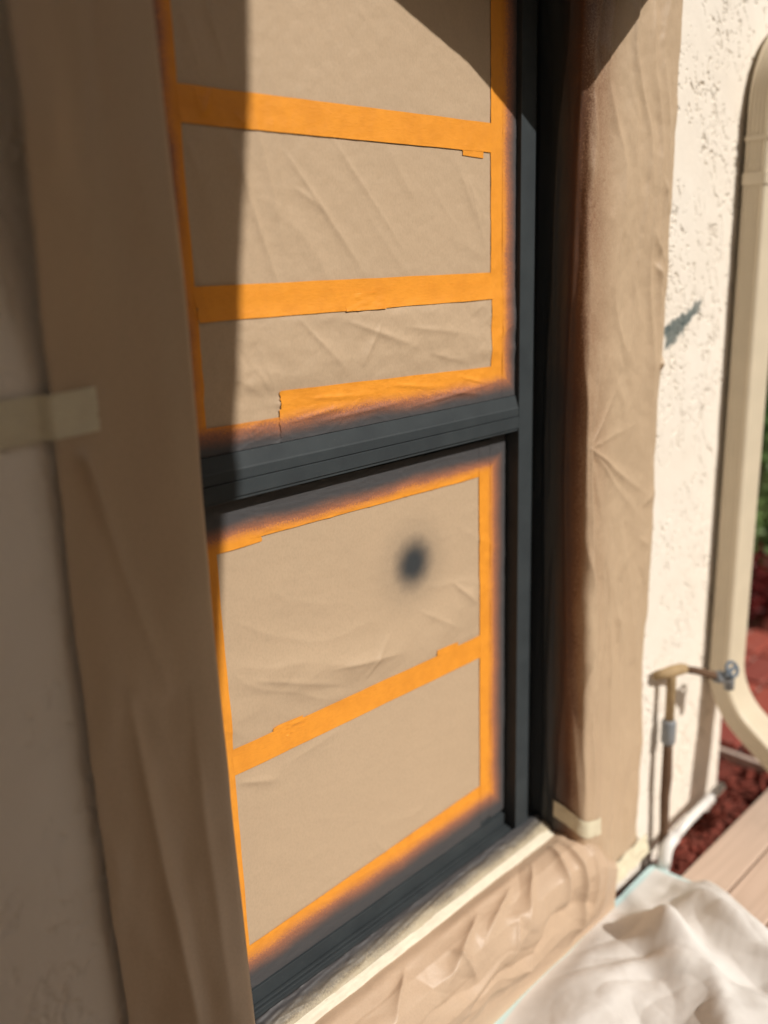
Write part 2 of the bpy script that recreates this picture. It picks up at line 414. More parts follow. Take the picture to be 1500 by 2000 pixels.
# ------------------------------------------------------------------ masking paper and tape over the sashes
YU, YL = 1.1005, 1.1205
def surf_u(X, Z):
    """how far the paper over the upper sash stands proud of its plane (metres towards the viewer)"""
    a = math.radians(42)
    wv = 0.03*fbm(X*3, Z*3, 3, 2)
    u = (X*math.cos(a)+Z*math.sin(a))+wv; v = -X*math.sin(a)+Z*math.cos(a)
    diag = ridge(u*8, v*2.0, 21)**2.5*0.0024*sst(-0.3, 0.5, pn(X*5, Z*5, 28)) + ridge(u*21+3, v*4, 22)**3*0.0008*sst(0, 0.6, pn(X*7, Z*7, 29))
    al = math.radians(12); ul = X*math.cos(al)+Z*math.sin(al); vl = -X*math.sin(al)+Z*math.cos(al)
    left = ridge(ul*19, vl*2.0, 24)**2*0.0032
    k = sst(0.95, 0.84, X)
    d = diag*(1-k)+left*k
    d = d*np.where(Z > 1.5, 0.35+0.65*sst(1.80, 1.66, Z), 1.0)
    # crumpled lower band, pulled towards the torn end of the tape
    low = sst(1.50, 1.46, Z)
    cr = 0.0022*(1+facet(X*13+Z*6, Z*24-X*5, 31))+0.0010*(1+facet(X*33-Z*9, Z*45, 32))+0.0004*fbm(X*45, Z*55, 35, 2)
    for (bx, bz, h) in ((0.78, 1.40, .0035), (0.76, 1.345, .004), (0.80, 1.45, .0025), (0.83, 1.46, .0025), (0.77, 1.37, .003), (0.90, 1.46, .002)):
        cr = cr+crease(X, Z, (0.876, 1.342), (bx, bz), 0.010, h)
    for (a0, b0, h) in (((1.02, 1.46), (1.20, 1.40), .004), ((1.10, 1.45), (1.05, 1.38), .004), ((1.16, 1.44), (1.30, 1.42), .003), ((0.92, 1.47), (1.02, 1.38), .0035), ((1.22, 1.39), (1.34, 1.36), .003)):
        cr = cr+crease(X, Z, a0, b0, 0.012, h, False)
    cr = cr*(0.22+0.78*sst(1.352, 1.385, Z-0.03*(0.9-X)*(X < 0.9)))
    d = d*(1-low)+cr*low
    for (a0, b0, h) in (((0.915, 1.71), (1.075, 1.525), .0035), ((0.93, 1.66), (0.985, 1.63), .0025), ((1.33, 1.70), (1.385, 1.56), .002), ((1.30, 1.715), (1.37, 1.60), .0018), ((1.00, 1.745), (1.17, 1.56), .0025), ((0.78, 1.93), (0.825, 1.79), .004), ((0.745, 1.90), (0.78, 1.79), .003)):
        d = d+crease(X, Z, a0, b0, 0.011, h, False)
    return d+0.0005*fbm(X*40, Z*40, 8, 3)
def surf_l(X, Z):
    a = math.radians(68); wv = 0.03*fbm(X*4, Z*4, 13, 2)
    u = X*math.cos(a)+Z*math.sin(a)+wv; v = -X*math.sin(a)+Z*math.cos(a)
    d = ridge(u*9, v*2.2, 51)**3*0.0016*sst(-0.1, 0.5, pn(X*4, Z*4, 55))+0.00035*fbm(X*22, Z*40, 54, 3)
    bub = sst(1.395, 1.35, X)*np.exp(-((Z-0.86-0.05*pn(X*5, Z*2, 66))/0.05)**2)
    d = d+bub*(0.0045*(1+facet(X*9+Z*5, Z*16-X*3, 57))+0.0014*(1+facet(X*22, Z*30, 58)))
    for (a0, b0, h) in (((0.80, 0.90), (1.00, 0.82), .003), ((0.97, 0.86), (1.16, 0.83), .005), ((1.30, 0.93), (1.38, 0.86), .006), ((1.20, 0.90), (1.33, 0.82), .003), ((0.76, 0.73), (0.84, 0.70), .004), ((1.05, 0.81), (1.12, 0.88), .004), ((0.86, 0.72), (1.0, 0.735), .002)):
        d = d+crease(X, Z, a0, b0, 0.013, h, False)
    return d
def sheet(name, x0, x1, zt, zb, up, mat, st=0.0028):
    """zt, zb: heights of the upper and lower edge at left and right"""
    nx = int((x1-x0)/st)+1; nz = int(abs(zt[0]-zb[0])/st)+1
    U, Vv = np.meshgrid(np.linspace(0, 1, nx), np.linspace(0, 1, nz))
    X = x0+(x1-x0)*U; Z = (zb[0]+(zb[1]-zb[0])*U)*(1-Vv)+(zt[0]+(zt[1]-zt[0])*U)*Vv
    Y = (YU-surf_u(X, Z)) if up else (YL-surf_l(X, Z))
    return grid(name, np.stack([X, Y, Z], -1), mat)
M_pu = paper_mat('kraft_paper_upper_sash', [('Z', 1.325, 1.28)], crinkle=0.35)
M_pl = paper_mat('kraft_paper_lower_sash', None, spot=(1.191, 0.998, 0.047, 0.046), crinkle=0.3)
GP = 'kraft paper sheets masking the window glass'
tag(sheet('masking_paper', 0.722, 1.412, (2.06, 2.06), (1.745, 1.745), True, M_pu), 'kraft paper sheet above the highest orange tape strip', 'masking paper', GP)
tag(sheet('masking_paper', 0.722, 1.412, (1.7449, 1.7449), (1.497, 1.497), True, M_pu), 'kraft paper sheet between the two upper horizontal orange tapes', 'masking paper', GP)
tag(sheet('masking_paper', 0.722, 1.412, (1.4969, 1.4969), (1.295, 1.295), True, M_pu), 'crumpled kraft paper sheet just above the dark meeting rail', 'masking paper', GP)
tag(sheet('masking_paper', 0.735, 1.402, (1.172, 1.172), (0.762, 0.762), False, M_pl), 'kraft paper sheet with a dark sprayed spot', 'masking paper', GP)
tag(sheet('masking_paper', 0.735, 1.402, (0.7619, 0.7619), (0.388, 0.388), False, M_pl), 'kraft paper sheet at the bottom of the lower sash', 'masking paper', GP)

ST_U = [('Z', 1.336, 1.288), ('X', 1.424, 1.476), ('X', 0.740, 0.686)]
ST_L = [('Z', 1.132, 1.174), ('X', 1.408, 1.466), ('Z', 0.412, 0.348)]
M_tux = tape_mat('orange_tape_upper_across', ST_U); M_tuz = tape_mat('orange_tape_upper_upright', ST_U, axis='z')
M_tlx = tape_mat('orange_tape_lower_across', ST_L); M_tlz = tape_mat('orange_tape_lower_upright', ST_L, axis='z')
GT = 'orange masking tape strips on the window'
def strip(x0, x1, zt, zb, up, layer, label, mat, seed, damp=0.8, torn=0.003, wr=0.0, name='masking_tape', group=GT, folds=()):
    along_x = (x1-x0) > abs(zt[0]-zb[0])
    st = 0.0026
    nx = max(5, int((x1-x0)/st)+1); nz = max(5, int(abs(zt[0]-zb[0])/st)+1)
    U, Vv = np.meshgrid(np.linspace(0, 1, nx), np.linspace(0, 1, nz))
    X = x0+(x1-x0)*U; Z = (zb[0]+(zb[1]-zb[0])*U)*(1-Vv)+(zt[0]+(zt[1]-zt[0])*U)*Vv
    if along_x:
        e = torn*(pn(Vv*6, seed+0*U, seed)+0.5*pn(Vv*17, seed+0*U, seed+1))
        X = X+e*(sst(0.06, 0, U))-e[::-1]*sst(0.94, 1, U)
        Z = Z+0.0006*pn(X*14, 0*X+seed, seed+2)
    else:
        X = X+0.0006*pn(Z*14, 0*X+seed, seed+2)
    s = surf_u(X, Z) if up else surf_l(X, Z)
    if along_x: damp = 1-(1-damp)*sst(0, 0.05, np.minimum(X-x0, x1-X))
    w0 = wr*(ridge(X*(12 if along_x else 40)+seed, Z*(60 if along_x else 10)+2*pn(X*6, Z*6, seed), seed+5)**5)
    own = 0.0005*fbm(X*30, Z*30, seed+9, 3)
    for a0, b0, hh in folds: w0 = w0+crease(X, Z, a0, b0, 0.006, hh, False)
    # lifts a hair where it crosses other layers; edges hug the paper
    Y = (YU if up else YL)-s*damp-(1-damp)*0.0015-0.00038*layer-0.0008-w0-own*0.4
    o = grid(name, np.stack([X, Y, Z], -1), mat)
    return tag(o, label, 'tape', group)
# upper sash
strip(0.700, 0.7385, (2.06, 2.06), (1.284, 1.284), True, 1, 'upright orange tape along left edge of the upper sash', M_tuz, 1, 0.85)
strip(1.3975, 1.4455, (2.06, 2.06), (1.284, 1.284), True, 1, 'upright orange tape at right edge of upper sash, inner strip', M_tuz, 2, 0.85, wr=0.0006)
strip(1.432, 1.4725, (2.06, 2.06), (1.284, 1.284), True, 2, 'upright orange tape greyed by overspray beside upper right post', M_tuz, 3, 0.8, wr=0.0008)
strip(0.735, 1.401, (1.7825, 1.7835), (1.7345, 1.7340), True, 3, 'highest horizontal orange tape, crossing the upper sash', M_tux, 4, 0.75, folds=(((0.762, 1.784), (0.776, 1.742), .003), ((0.792, 1.784), (0.774, 1.742), .003), ((0.828, 1.755), (0.846, 1.734), .004)))
strip(1.318, 1.376, (1.748, 1.742), (1.725, 1.723), True, 2.4, 'small orange tape scrap under the right end of the highest strip', M_tux, 5, 0.75)
strip(0.735, 1.401, (1.5240, 1.5235), (1.4960, 1.4955), True, 3, 'upper layer of the doubled orange tape across upper sash', M_tux, 6, 0.75)
strip(0.738, 1.401, (1.5080, 1.5050), (1.4750, 1.4745), True, 3.7, 'lower layer of the doubled orange tape across upper sash', M_tux, 7, 0.7)
strip(1.020, 1.112, (1.502, 1.501), (1.474, 1.473), True, 4.6, 'short orange tape patch over the doubled strip', M_tux, 8, 0.7, wr=0.0012)
strip(0.8770, 1.399, (1.3635, 1.3480), (1.316, 1.302), True, 3.4, 'wrinkled orange tape with torn left end above meeting rail', M_tux, 9, 1.0, folds=(((0.93, 1.345), (1.06, 1.335), .003), ((1.12, 1.345), (1.25, 1.325), .003), ((1.30, 1.34), (1.39, 1.315), .003)), wr=0.0005, torn=0.004)
strip(0.8735, 1.399, (1.3350, 1.3260), (1.284, 1.284), True, 4.4, 'second wrinkled orange tape overlapping below the torn one', M_tux, 10, 1.0, folds=(((0.89, 1.312), (1.02, 1.325), .004), ((0.95, 1.305), (1.15, 1.312), .004), ((1.18, 1.30), (1.38, 1.315), .004), ((1.25, 1.318), (1.37, 1.298), .003)), wr=0.0008, torn=0.004)
strip(0.701, 0.8760, (1.3260, 1.3230), (1.2840, 1.2840), True, 2.6, 'short orange tape left of the torn ends, on meeting rail', M_tux, 11, 1.0, wr=0.0014)
# lower sash
strip(0.703, 0.7525, (1.205, 1.205), (0.335, 0.335), False, 1, 'upright orange tape along left edge of the lower sash', M_tlz, 12, 0.85)
strip(1.3855, 1.4335, (1.200, 1.200), (0.340, 0.340), False, 2, 'upright orange tape at right edge of lower sash, inner strip', M_tlz, 13, 0.85, wr=0.0006)
strip(1.4200, 1.4700, (1.205, 1.205), (0.335, 0.335), False, 3, 'upright orange tape greyed by overspray beside lower right post', M_tlz, 14, 0.8, wr=0.0008)
strip(0.752, 1.388, (1.205, 1.200), (1.1370, 1.1290), False, 1.2, 'horizontal orange tape along top of lower sash, sprayed grey above', M_tlx, 15, 0.6, wr=0.0010)
strip(0.748, 0.8390, (1.174, 1.174), (1.1265, 1.1275), False, 2.2, 'short orange tape patch at top left of lower sash', M_tlx, 16, 0.6)
strip(0.750, 1.389, (0.7945, 0.7890), (0.7470, 0.7375), False, 2.2, 'horizontal orange tape across the middle of the lower sash', M_tlx, 17, 0.75)
strip(0.836, 0.902, (0.8010, 0.7975), (0.775, 0.772), False, 1.5, 'torn orange tape scrap at upper left of lower middle strip', M_tlx, 18, 0.7, wr=0.003, torn=0.005)
strip(1.247, 1.312, (0.8020, 0.7990), (0.775, 0.772), False, 1.5, 'orange tape scrap at upper right of lower middle strip', M_tlx, 19, 0.7, wr=0.001)
strip(0.745, 1.388, (0.4150, 0.4320), (0.3270, 0.3270), False, 1.2, 'horizontal orange tape along bottom of lower sash, sprayed grey below', M_tlx, 20, 0.5, wr=0.0006)

# ------------------------------------------------------------------ kraft paper wrapped round the right corner of the opening
def right_surface(Uu, Z):
    """Uu: metres along the sheet from the frame outwards; returns points"""
    zk = np.array([0.0, 0.30, 0.60, 1.17, 1.84, 2.4])
    xc = np.interp(Z, zk, [1.575, 1.566, 1.556, 1.5555, 1.5500, 1.550])
    yc = np.interp(Z, zk, [0.958, 0.960, 0.964, 0.9760, 0.9955, 0.996])
    y0 = 1.1165
    L1 = y0-yc
    def poly(u):
        t = np.clip(u/L1, 0, 1); s = np.maximum(u-L1, 0)
        X = 1.5565+(xc-1.5565)*t+s
        Ye = 0.9905
        Y = y0+(yc-y0)*t+(Ye-yc)*sst(0, 0.20, s)
        return X, Y
    acc = [0, 0]; r = 0.016
    for k in np.linspace(-1, 1, 9):
        a, b = poly(Uu+k*r); acc[0] = acc[0]+a/9; acc[1] = acc[1]+b/9
    X, Y = acc
    s = Uu-L1                                          # distance past the corner
    front = sst(-0.02, 0.02, s)
    d = 0.0
    P = (0.012, 1.173)
    for (bx, bz, h, wd) in ((0.285, 1.015, .0085, .016), (0.270, 0.955, .005, .016), (0.135, 1.30, .006, .014), (0.02, 0.55, .007, .018), (0.12, 0.80, .0055, .016), (0.21, 0.62, .004, .02), (0.06, 1.42, .006, .014), (-0.03, 1.55, .002, .014), (0.25, 1.20, .003, .012), (-0.025, 0.7, .002, .014)):
        d = np.maximum(d, crease(s, Z, P, (bx, bz), wd, h*1.35))
    for (a0, b0, h) in (((0.30, 1.53), (0.24, 1.60), .006), ((0.255, 1.53), (0.30, 1.49), .006), ((0.27, 1.70), (0.31, 1.63), .005), ((0.25, 1.00), (0.30, 1.03), .006), ((0.24, 0.93), (0.28, 0.90), .004), ((0.05, 1.95), (0.07, 1.45), .003), ((0.16, 1.95), (0.17, 1.55), .0028), ((0.10, 0.95), (0.13, 0.25), .004), ((0.20, 0.80), (0.19, 0.20), .003), ((0.06, 0.70), (0.055, 0.25), .006)):
        d = d+crease(s, Z, a0, b0, 0.016, h, False)
    d = d+front*(0.0070*ridge(s*11+0.7*pn(Z*3, s*3, 60), Z*1.2, 61)**2.5+0.0048*facet(s*14+Z*1.5, Z*4.5-s*3, 62)+0.0026*facet(s*34, Z*15+s*8, 63)+0.0007*facet(s*80, Z*50, 69)+0.0005*fbm(s*50, Z*40, 68, 2))
    # pleats running down the reveal
    rev = 1-front
    pl = ridge(Uu*20+0.6*pn(Z*1.2, 0*Z, 64), Z*0.8, 65)**2*0.006+0.0012*fbm(Uu*50, Z*8, 66, 3)
    pl = pl+crease(Uu, Z, (0.055, 1.75), (0.050, 0.90), 0.010, 0.005, False)+crease(Uu, Z, (0.062, 0.95), (0.06, 0.36), 0.012, 0.014, False)
    d = d+rev*pl*sst(0.0, 0.03, Uu)
    # gathered under the tape near the sill
    g = np.exp(-((Z-0.305)/0.07)**2)*np.exp(-(s/0.10)**2)
    d = d*(1-0.75*g)
    nx_, ny_ = -1.0*(1-front)-0.0*front, -1.0*front
    nn = np.sqrt(nx_**2+ny_**2)+1e-6
    nx_, ny_ = nx_/nn, ny_/nn
    bot = sst(0.28, 0.05, Z)
    Y = Y-0.018*bot*np.sin(s*40+2)*np.exp(-(s/0.15)**2)
    return X+nx_*d, Y+ny_*d, s
nU, nZ = 150, 760
Uu, Zz = np.meshgrid(np.linspace(0.0, 0.4415, nU), np.linspace(0.085, 2.35, nZ))
edge = 0.003*fbm(Zz*7, 0*Zz, 71, 3)
Uu = Uu+edge*sst(0.34, 0.42, Uu)
Zb = Zz+sst(0.14, 0.085, Zz)*(0.03*pn(Uu*12, 0*Uu, 72)+0.02)
Xr, Yr, S = right_surface(Uu, Zb)
# torn curl in the free edge
cu = np.exp(-((Zb-1.315)/0.012)**2)*sst(0.28, 0.31, S)
Yr = Yr-0.016*cu; Xr = Xr-0.012*cu
M_pr = paper_mat('kraft_paper_right_side', [('Y', 0.950, 1.062)], stain_shade=(0.20, 0.085, 0.040), keep=('X', 1.69, 1.555), crinkle=0.3)  # overspray at the frame; red-brown fade paints the reveal's shade into the paper
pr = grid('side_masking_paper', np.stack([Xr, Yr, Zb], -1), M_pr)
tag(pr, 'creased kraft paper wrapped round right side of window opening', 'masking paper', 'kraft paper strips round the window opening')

# left strip
def left_surface(Uu, Z):
    """Uu: metres from the free left edge towards the window"""
    kl = sst(1.43, 1.72, Z); XL = 0.4555+0.004*np.sin(Z*5)-0.022*kl; lift = 0.065*kl+0.004
    L1 = np.interp(Z, [0, 0.4, 0.9, 1.4, 1.85, 2.4], [0.211, 0.211, 0.208, 0.200, 0.193, 0.190])+0.020*kl
    t = Uu-L1
    def poly(u):
        k = np.maximum(u-L1, 0)
        return XL+np.minimum(u, L1)-0.15*k, 0.9885+k*0.98
    X = 0; Y = 0
    for q in np.linspace(-1, 1, 9):
        a, b = poly(Uu+q*0.016); X = X+a/9; Y = Y+b/9
    Y = Y-lift*sst(0.13, 0.0, Uu)
    # soft bulge near the corner
    Y = Y-0.006*np.exp(-((t+0.045)/0.04)**2)
    d = crease(Uu, Z, (0.03, 1.34), (0.12, 1.00), 0.024, 0.017)+crease(Uu, Z, (0.06, 1.02), (0.11, 0.35), 0.03, 0.016, False)
    d = d+crease(Uu, Z, (0.12, 1.75), (0.05, 1.50), 0.03, 0.006, False)+crease(Uu, Z, (0.15, 1.0), (0.16, 0.4), 0.02, 0.004, False)
    d = d+0.005*fbm(Uu*8, Z*3, 81, 3)+0.0030*facet(Uu*13+Z, Z*4, 82)
    return X, Y-d*sst(0.02, -0.02, t), Z
Uu, Zz = np.meshgrid(np.linspace(0.0, 0.27, 80), np.linspace(0.10, 2.30, 500))
Uu = Uu+0.002*fbm(Zz*9, 0*Zz, 83, 3)*sst(0.03, 0, Uu)
Xl, Yl, Zl = left_surface(Uu, Zz)
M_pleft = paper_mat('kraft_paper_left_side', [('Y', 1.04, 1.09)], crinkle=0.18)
pl = grid('side_masking_paper', np.stack([Xl, Yl, Zl], -1), M_pleft)
tag(pl, 'shaded kraft paper strip folded round left side of window opening', 'masking paper', 'kraft paper strips round the window opening')

M_cream = tape_mat('cream_masking_tape', None, (0.72, 0.665, 0.49))
def wrap_tape(P, mat, label, name='masking_tape', group='cream masking tape strips'):
    return tag(grid(name, P, mat), label, 'tape', group)
# left cream tape over the paper edge and the stucco
U2, V2 = np.meshgrid(np.linspace(0, 1, 70), np.linspace(0, 1, 26))
uu = -0.075+U2*0.132+0.003*pn(V2*7, 0*V2, 90)*sst(0.93, 1, U2)
zz = 1.3655+V2*0.052+0.006*(U2-0.5)
xs, ys, _ = left_surface(np.maximum(uu, 0.0), zz)
on = sst(-0.008, 0.002, uu)
xs = np.where(uu < 0, 0.4555+uu, xs); ys = 0.9965*(1-on)+ys*on
ys = ys-0.0016-0.0012*fbm(uu*30, zz*30, 91, 3)
wrap_tape(np.stack([xs, ys, zz], -1), M_cream, 'short cream tape holding the left paper strip to the stucco')
# right cream tape round the gathered paper
U2, V2 = np.meshgrid(np.linspace(0, 1, 60), np.linspace(0, 1, 24))
uu = 0.076+U2*0.155; zz = 0.352-0.058*U2-0.044*(1-V2)+0.003*pn(U2*5, V2*4, 92)
xs, ys, s = right_surface(uu, zz)
fr = sst(-0.02, 0.02, s)
k_ = 0.0035+0.0012*fbm(uu*40, zz*40, 93, 3)
wrap_tape(np.stack([xs-k_*(1-fr), ys-k_*fr, zz], -1), M_cream, 'short cream tape gathering the right paper near the sill')
# cream tape at the foot of the right strip
U2, V2 = np.meshgrid(np.linspace(0, 1, 50), np.linspace(0, 1, 20))
X2 = 1.70+0.19*U2; Z2 = 0.055+0.048*V2+0.012*U2+0.004*pn(U2*6, V2*4, 95)
wrap_tape(np.stack([X2, 0.982-0.004*pn(U2*7, V2*3, 96)-0.012*(1-V2), Z2], -1), M_cream, 'cream tape at the foot of the right paper strip')

# ------------------------------------------------------------------ sill: two cream tapes and the crumpled drape
def sill_prof(v):
    """v: metres outwards from the frame nosing over the sill and down the wall: y, z"""
    k = [0.0, 0.030, 0.048, 0.066, 0.115, 0.150, 0.175, 0.33, 0.38]
    y = np.interp(v, k, [1.094, 1.066, 1.050, 1.034, 0.988, 0.962, 0.955, 0.957, 0.954])
    z = np.interp(v, k, [0.291, 0.283, 0.270, 0.259, 0.243, 0.222, 0.195, 0.035, 0.012])
    return y, z
M_sill1 = tape_mat('cream_tape_oversprayed', [('Y', 1.044, 1.086)], (0.55, 0.48, 0.34), stain_shade=(0.24, 0.205, 0.15))
M_sill2 = tape_mat('cream_tape_clean', None, (0.76, 0.715, 0.575))
def sill_strip(v0, v1, x0, x1, mat, label, wrk, seed, lift):
    nx, nv = int((x1-x0)/0.0026), max(10, int((v1-v0)/0.0022))
    U, V = np.meshgrid(np.linspace(0, 1, nx), np.linspace(0, 1, nv))
    X = x0+(x1-x0)*U; v = v0+(v1-v0)*V+0.0012*fbm(X*9, 0*X, seed, 3)
    y, z = sill_prof(v)
    wv = 0.6*fbm(X*9, V*1.5, seed+1, 2)
    h = wrk*(ridge(X*6+3*V, V*2.6+wv, seed+2)**2.5+0.5*facet(X*22+V*2, V*3.4+wv, seed+3)+0.25*facet(X*70, V*6, seed+4))*np.sin(np.pi*np.clip(V*0.9+0.1, 0, 1))**0.5
    return wrap_tape(np.stack([X, y-0.45*h-lift*0.4, z+h+lift], -1), mat, label)
sill_strip(0.004, 0.051, 0.63, 1.556, M_sill1, 'wrinkled tape along the sill, darkened by overspray', 0.0034, 101, 0.0012)
sill_strip(0.047, 0.068, 0.63, 1.552, M_sill2, 'clean bright cream tape strip along the sill paper', 0.0010, 111, 0.0026)
nx, nv = 430, 190
U, V = np.meshgrid(np.linspace(0, 1, nx), np.linspace(0, 1, nv))
X = 0.60+1.10*U; v = 0.056+0.324*V
y, z = sill_prof(v)
wx = X+0.05*fbm(X*5, v*5, 121, 2); wv = v+0.05*fbm(X*5, v*5, 122, 2)
h = 0.011*(1+facet(wx*5+wv*9, wv*15-wx*1.5, 123))+0.0026*(1+facet(wx*15-wv*13, wv*30+wx*5, 124))+0.0005*facet(X*60, v*60, 126)
for (a0, b0, hh, wd) in (((1.42, 0.09), (1.28, 0.19), .014, .016), ((1.33, 0.10), (1.18, 0.15), .016, .02), ((1.22, 0.10), (1.05, 0.17), .018, .022), ((1.30, 0.15), (1.24, 0.21), .014, .016), ((1.50, 0.08), (1.44, 0.20), .022, .02), ((1.12, 0.12), (1.16, 0.19), .012, .016), ((1.02, 0.09), (0.92, 0.16), .012, .018), ((1.53, 0.085), (1.50, 0.30), .018, .02), ((1.38, 0.16), (1.30, 0.30), .012, .02)):
    h = h+crease(X, v, a0, b0, wd, hh, False)
for xk in (1.53, 1.585, 1.63): h = h+crease(X, v, (xk, 0.10), (xk-0.03, 0.34), 0.016, 0.012, False)
h = h*sst(0.056, 0.09, v)*(0.2+0.8*sst(1.72, 1.57, X))*(0.15+0.85*sst(0.37, 0.24, v))
ny_, nz_ = 0.45+0.55*sst(0.12, 0.18, v), 0.9*sst(0.20, 0.13, v)
rise = sst(1.50, 1.62, X)*sst(0.06, 0.10, v)
Yd = y-h*ny_; Zd = z+h*nz_-0.10*sst(1.58, 1.72, X)*sst(0.30, 0.10, v)
M_drape = paper_mat('kraft_paper_sill', None, crinkle=0.18, col=(0.55, 0.405, 0.285))
tag(grid('sill_masking_paper', np.stack([X, Yd, Zd], -1), M_drape), 'crumpled kraft paper draped over the window sill', 'masking paper', 'kraft paper strips round the window opening')

# ------------------------------------------------------------------ downspout at the house corner
def pipe_path():
    P = []
    # straight, lower kick-out and upper offset in the y-z plane: centre line (y, z, tilt of the outward axis)
    zc0, zc1, yc = 0.47, 1.86, 0.960
    R1 = 0.20
    a1 = math.radians(52)
    P_low = [(yc-R1*(1-math.cos(a)), zc0-R1*math.sin(a), a) for a in np.linspace(0, a1, 12)]
    yl, zl, _ = P_low[-1]
    P_low += [(yl-math.sin(a1)*d, zl-math.cos(a1)*d, a1) for d in (0.06, 0.12, 0.2)]
    P_low = [(0.0, a, b, ('low', c)) for a, b, c in P_low]
    R2 = 0.16; a2 = math.radians(62)
    P_up = [(R2*(1-math.cos(a)), yc, zc1+R2*math.sin(a), ('up', a)) for a in np.linspace(0, a2, 14)]
    xu, _, zu, _ = P_up[-1]
    P_up += [(xu+math.sin(a2)*d, yc, zu+math.cos(a2)*d, ('up', a2)) for d in (0.1, 0.2)]
    xv, _, zv, _ = P_up[-1]
    P_up += [(xv+R2*(math.cos(a)-math.cos(a2)), yc, zv+R2*(math.sin(a2)-math.sin(a)), ('up', a)) for a in np.linspace(a2, 0, 12)[1:]]
    P_up += [(P_up[-1][0], yc, 2.719, ('up', 0.0))]
    st = [(0.0, yc, zz_, ('low', 0.0)) for zz_ in np.linspace(zc0, zc1, 12)[1:-1]]
    return P_low[::-1]+st+P_up
def pipe_section(fl=1.0, grow=0.0):
    """x along the wall, d outwards from the wall; rounded rectangle with flutes"""
    hx, hd, r = 0.0525+grow, 0.0285+grow, 0.010
    pts = []
    def side(p, q, nrm, k):
        for t in np.linspace(0, 1, 25)[:-1]:
            f = fl*0.0022*abs(math.sin(math.pi*k*t))**0.7*(1 if 0.03 < t < 0.97 else 0)
            pts.append((p[0]+(q[0]-p[0])*t-nrm[0]*f, p[1]+(q[1]-p[1])*t-nrm[1]*f))
    def arc(c, a0):
        for a in np.linspace(a0, a0+math.pi/2, 6)[:-1]: pts.append((c[0]+r*math.cos(a), c[1]+r*math.sin(a)))
    side((hx-r, hd), (-hx+r, hd), (0, 1), 5); arc((-hx+r, hd-r), math.pi/2)
    side((-hx, hd-r), (-hx, -hd+r), (-1, 0), 4); arc((-hx+r, -hd+r), math.pi)
    side((-hx+r, -hd), (hx-r, -hd), (0, -1), 5); arc((hx-r, -hd+r), 1.5*math.pi)
    side((hx, -hd+r), (hx, hd-r), (1, 0), 4); arc((hx-r, hd-r), 0)
    return pts
def sweep(name, path, sec, mat, parent, loc, xc=2.2525):
    bm = bmesh.new(); rings = []
    for (dx, yy, zz_, (kind_, a)) in path:
        if kind_ == 'low':            # kicks outwards: the section tips about x
            oy, oz = -math.cos(a), math.sin(a)
            rings.append([bm.verts.new((xc+dx+px, yy+oy*pd, zz_+oz*pd)) for px, pd in sec])
        else:                         # bends along the wall: the section tips about y
            rings.append([bm.verts.new((xc+dx+px*math.cos(a), yy-pd, zz_-px*math.sin(a))) for px, pd in sec])
    n = len(sec)
    for A, B in zip(rings, rings[1:]):
        for k in range(n): bm.faces.new((A[k], A[(k+1) % n], B[(k+1) % n], B[k]))
    bm.faces.new(rings[0][::-1]); bm.faces.new(rings[-1])
    o = bm_obj(name, bm, mat, parent, loc, True)
    return o
M_spout = plain('cream_downspout_enamel', (0.70, 0.605, 0.455), 0.38, 0.5, 0.03, 12, 0.05)
ds = empty('downspout', (2.2525, 0.96, 0.1), 'cream fluted metal downspout with curved ends at the house corner', 'downspout')
path = pipe_path()
sweep('pipe', path, pipe_section(), M_spout, ds, (2.2525, 0.96, 0.47))
for za, zb in ((1.695, 1.722), (1.792, 1.802)):
    sweep('strap', [(0.0, 0.960, q, ('low', 0.0)) for q in (za, za+0.001, zb-0.001, zb)], pipe_section(0.15, 0.0022), M_spout, ds, (2.2525, 0.96, za))

# ------------------------------------------------------------------ garden tap on its standpipe, plastic pipe
M_tan = plain('tan_painted_pipe', (0.38, 0.27, 0.145), 0.7)
M_gal = plain('grey_galvanised_metal', (0.22, 0.235, 0.25), 0.4, 0.5)
M_rust = plain('brown_rusty_pipe', (0.13, 0.075, 0.045), 0.85)
M_blue = plain('blue_grey_valve_paint', (0.13, 0.17, 0.22), 0.5)
tp = empty('garden_tap', (1.945, 0.965, -0.05), 'tan garden tap on a thin rusty standpipe beside the downspout', 'tap')
tube('standpipe', [(1.955, 0.965, -0.06), (1.953, 0.965, 0.10), (1.948, 0.966, 0.20), (1.944, 0.962, 0.26), (1.947, 0.965, 0.34), (1.946, 0.965, 0.365)], [0.0115, 0.0115, 0.012, 0.0135, 0.012, 0.012], M_rust, tp)
tube('coupling', [(1.946, 0.965, 0.355), (1.946, 0.965, 0.362), (1.946, 0.965, 0.415), (1.946, 0.965, 0.422)], [0.014, 0.018, 0.018, 0.014], M_gal, tp)
tube('riser', [(1.946, 0.965, 0.41), (1.946, 0.965, 0.53), (1.946, 0.965, 0.552)], [0.0115, 0.0115, 0.0115], M_tan, tp)
el = tube('elbow', [(1.900, 0.985, 0.552), (1.925, 0.972, 0.553), (1.946, 0.965, 0.553), (1.975, 0.958, 0.551), (1.990, 0.952, 0.549)], [0.011, 0.013, 0.015, 0.014, 0.012], M_tan, tp)
tube('spout', [(1.985, 0.954, 0.549), (2.02, 0.935, 0.537), (2.055, 0.915, 0.520), (2.085, 0.902, 0.508)], [0.009, 0.0095, 0.010, 0.011], M_rust, tp)
tube('valve_body', [(2.066, 0.910, 0.512), (2.076, 0.905, 0.510), (2.100, 0.893, 0.503), (2.108, 0.890, 0.495), (2.108, 0.888, 0.470)], [0.013, 0.0165, 0.0165, 0.014, 0.012], M_gal, tp)
hb = bmesh.new()
for k in range(24):
    pass
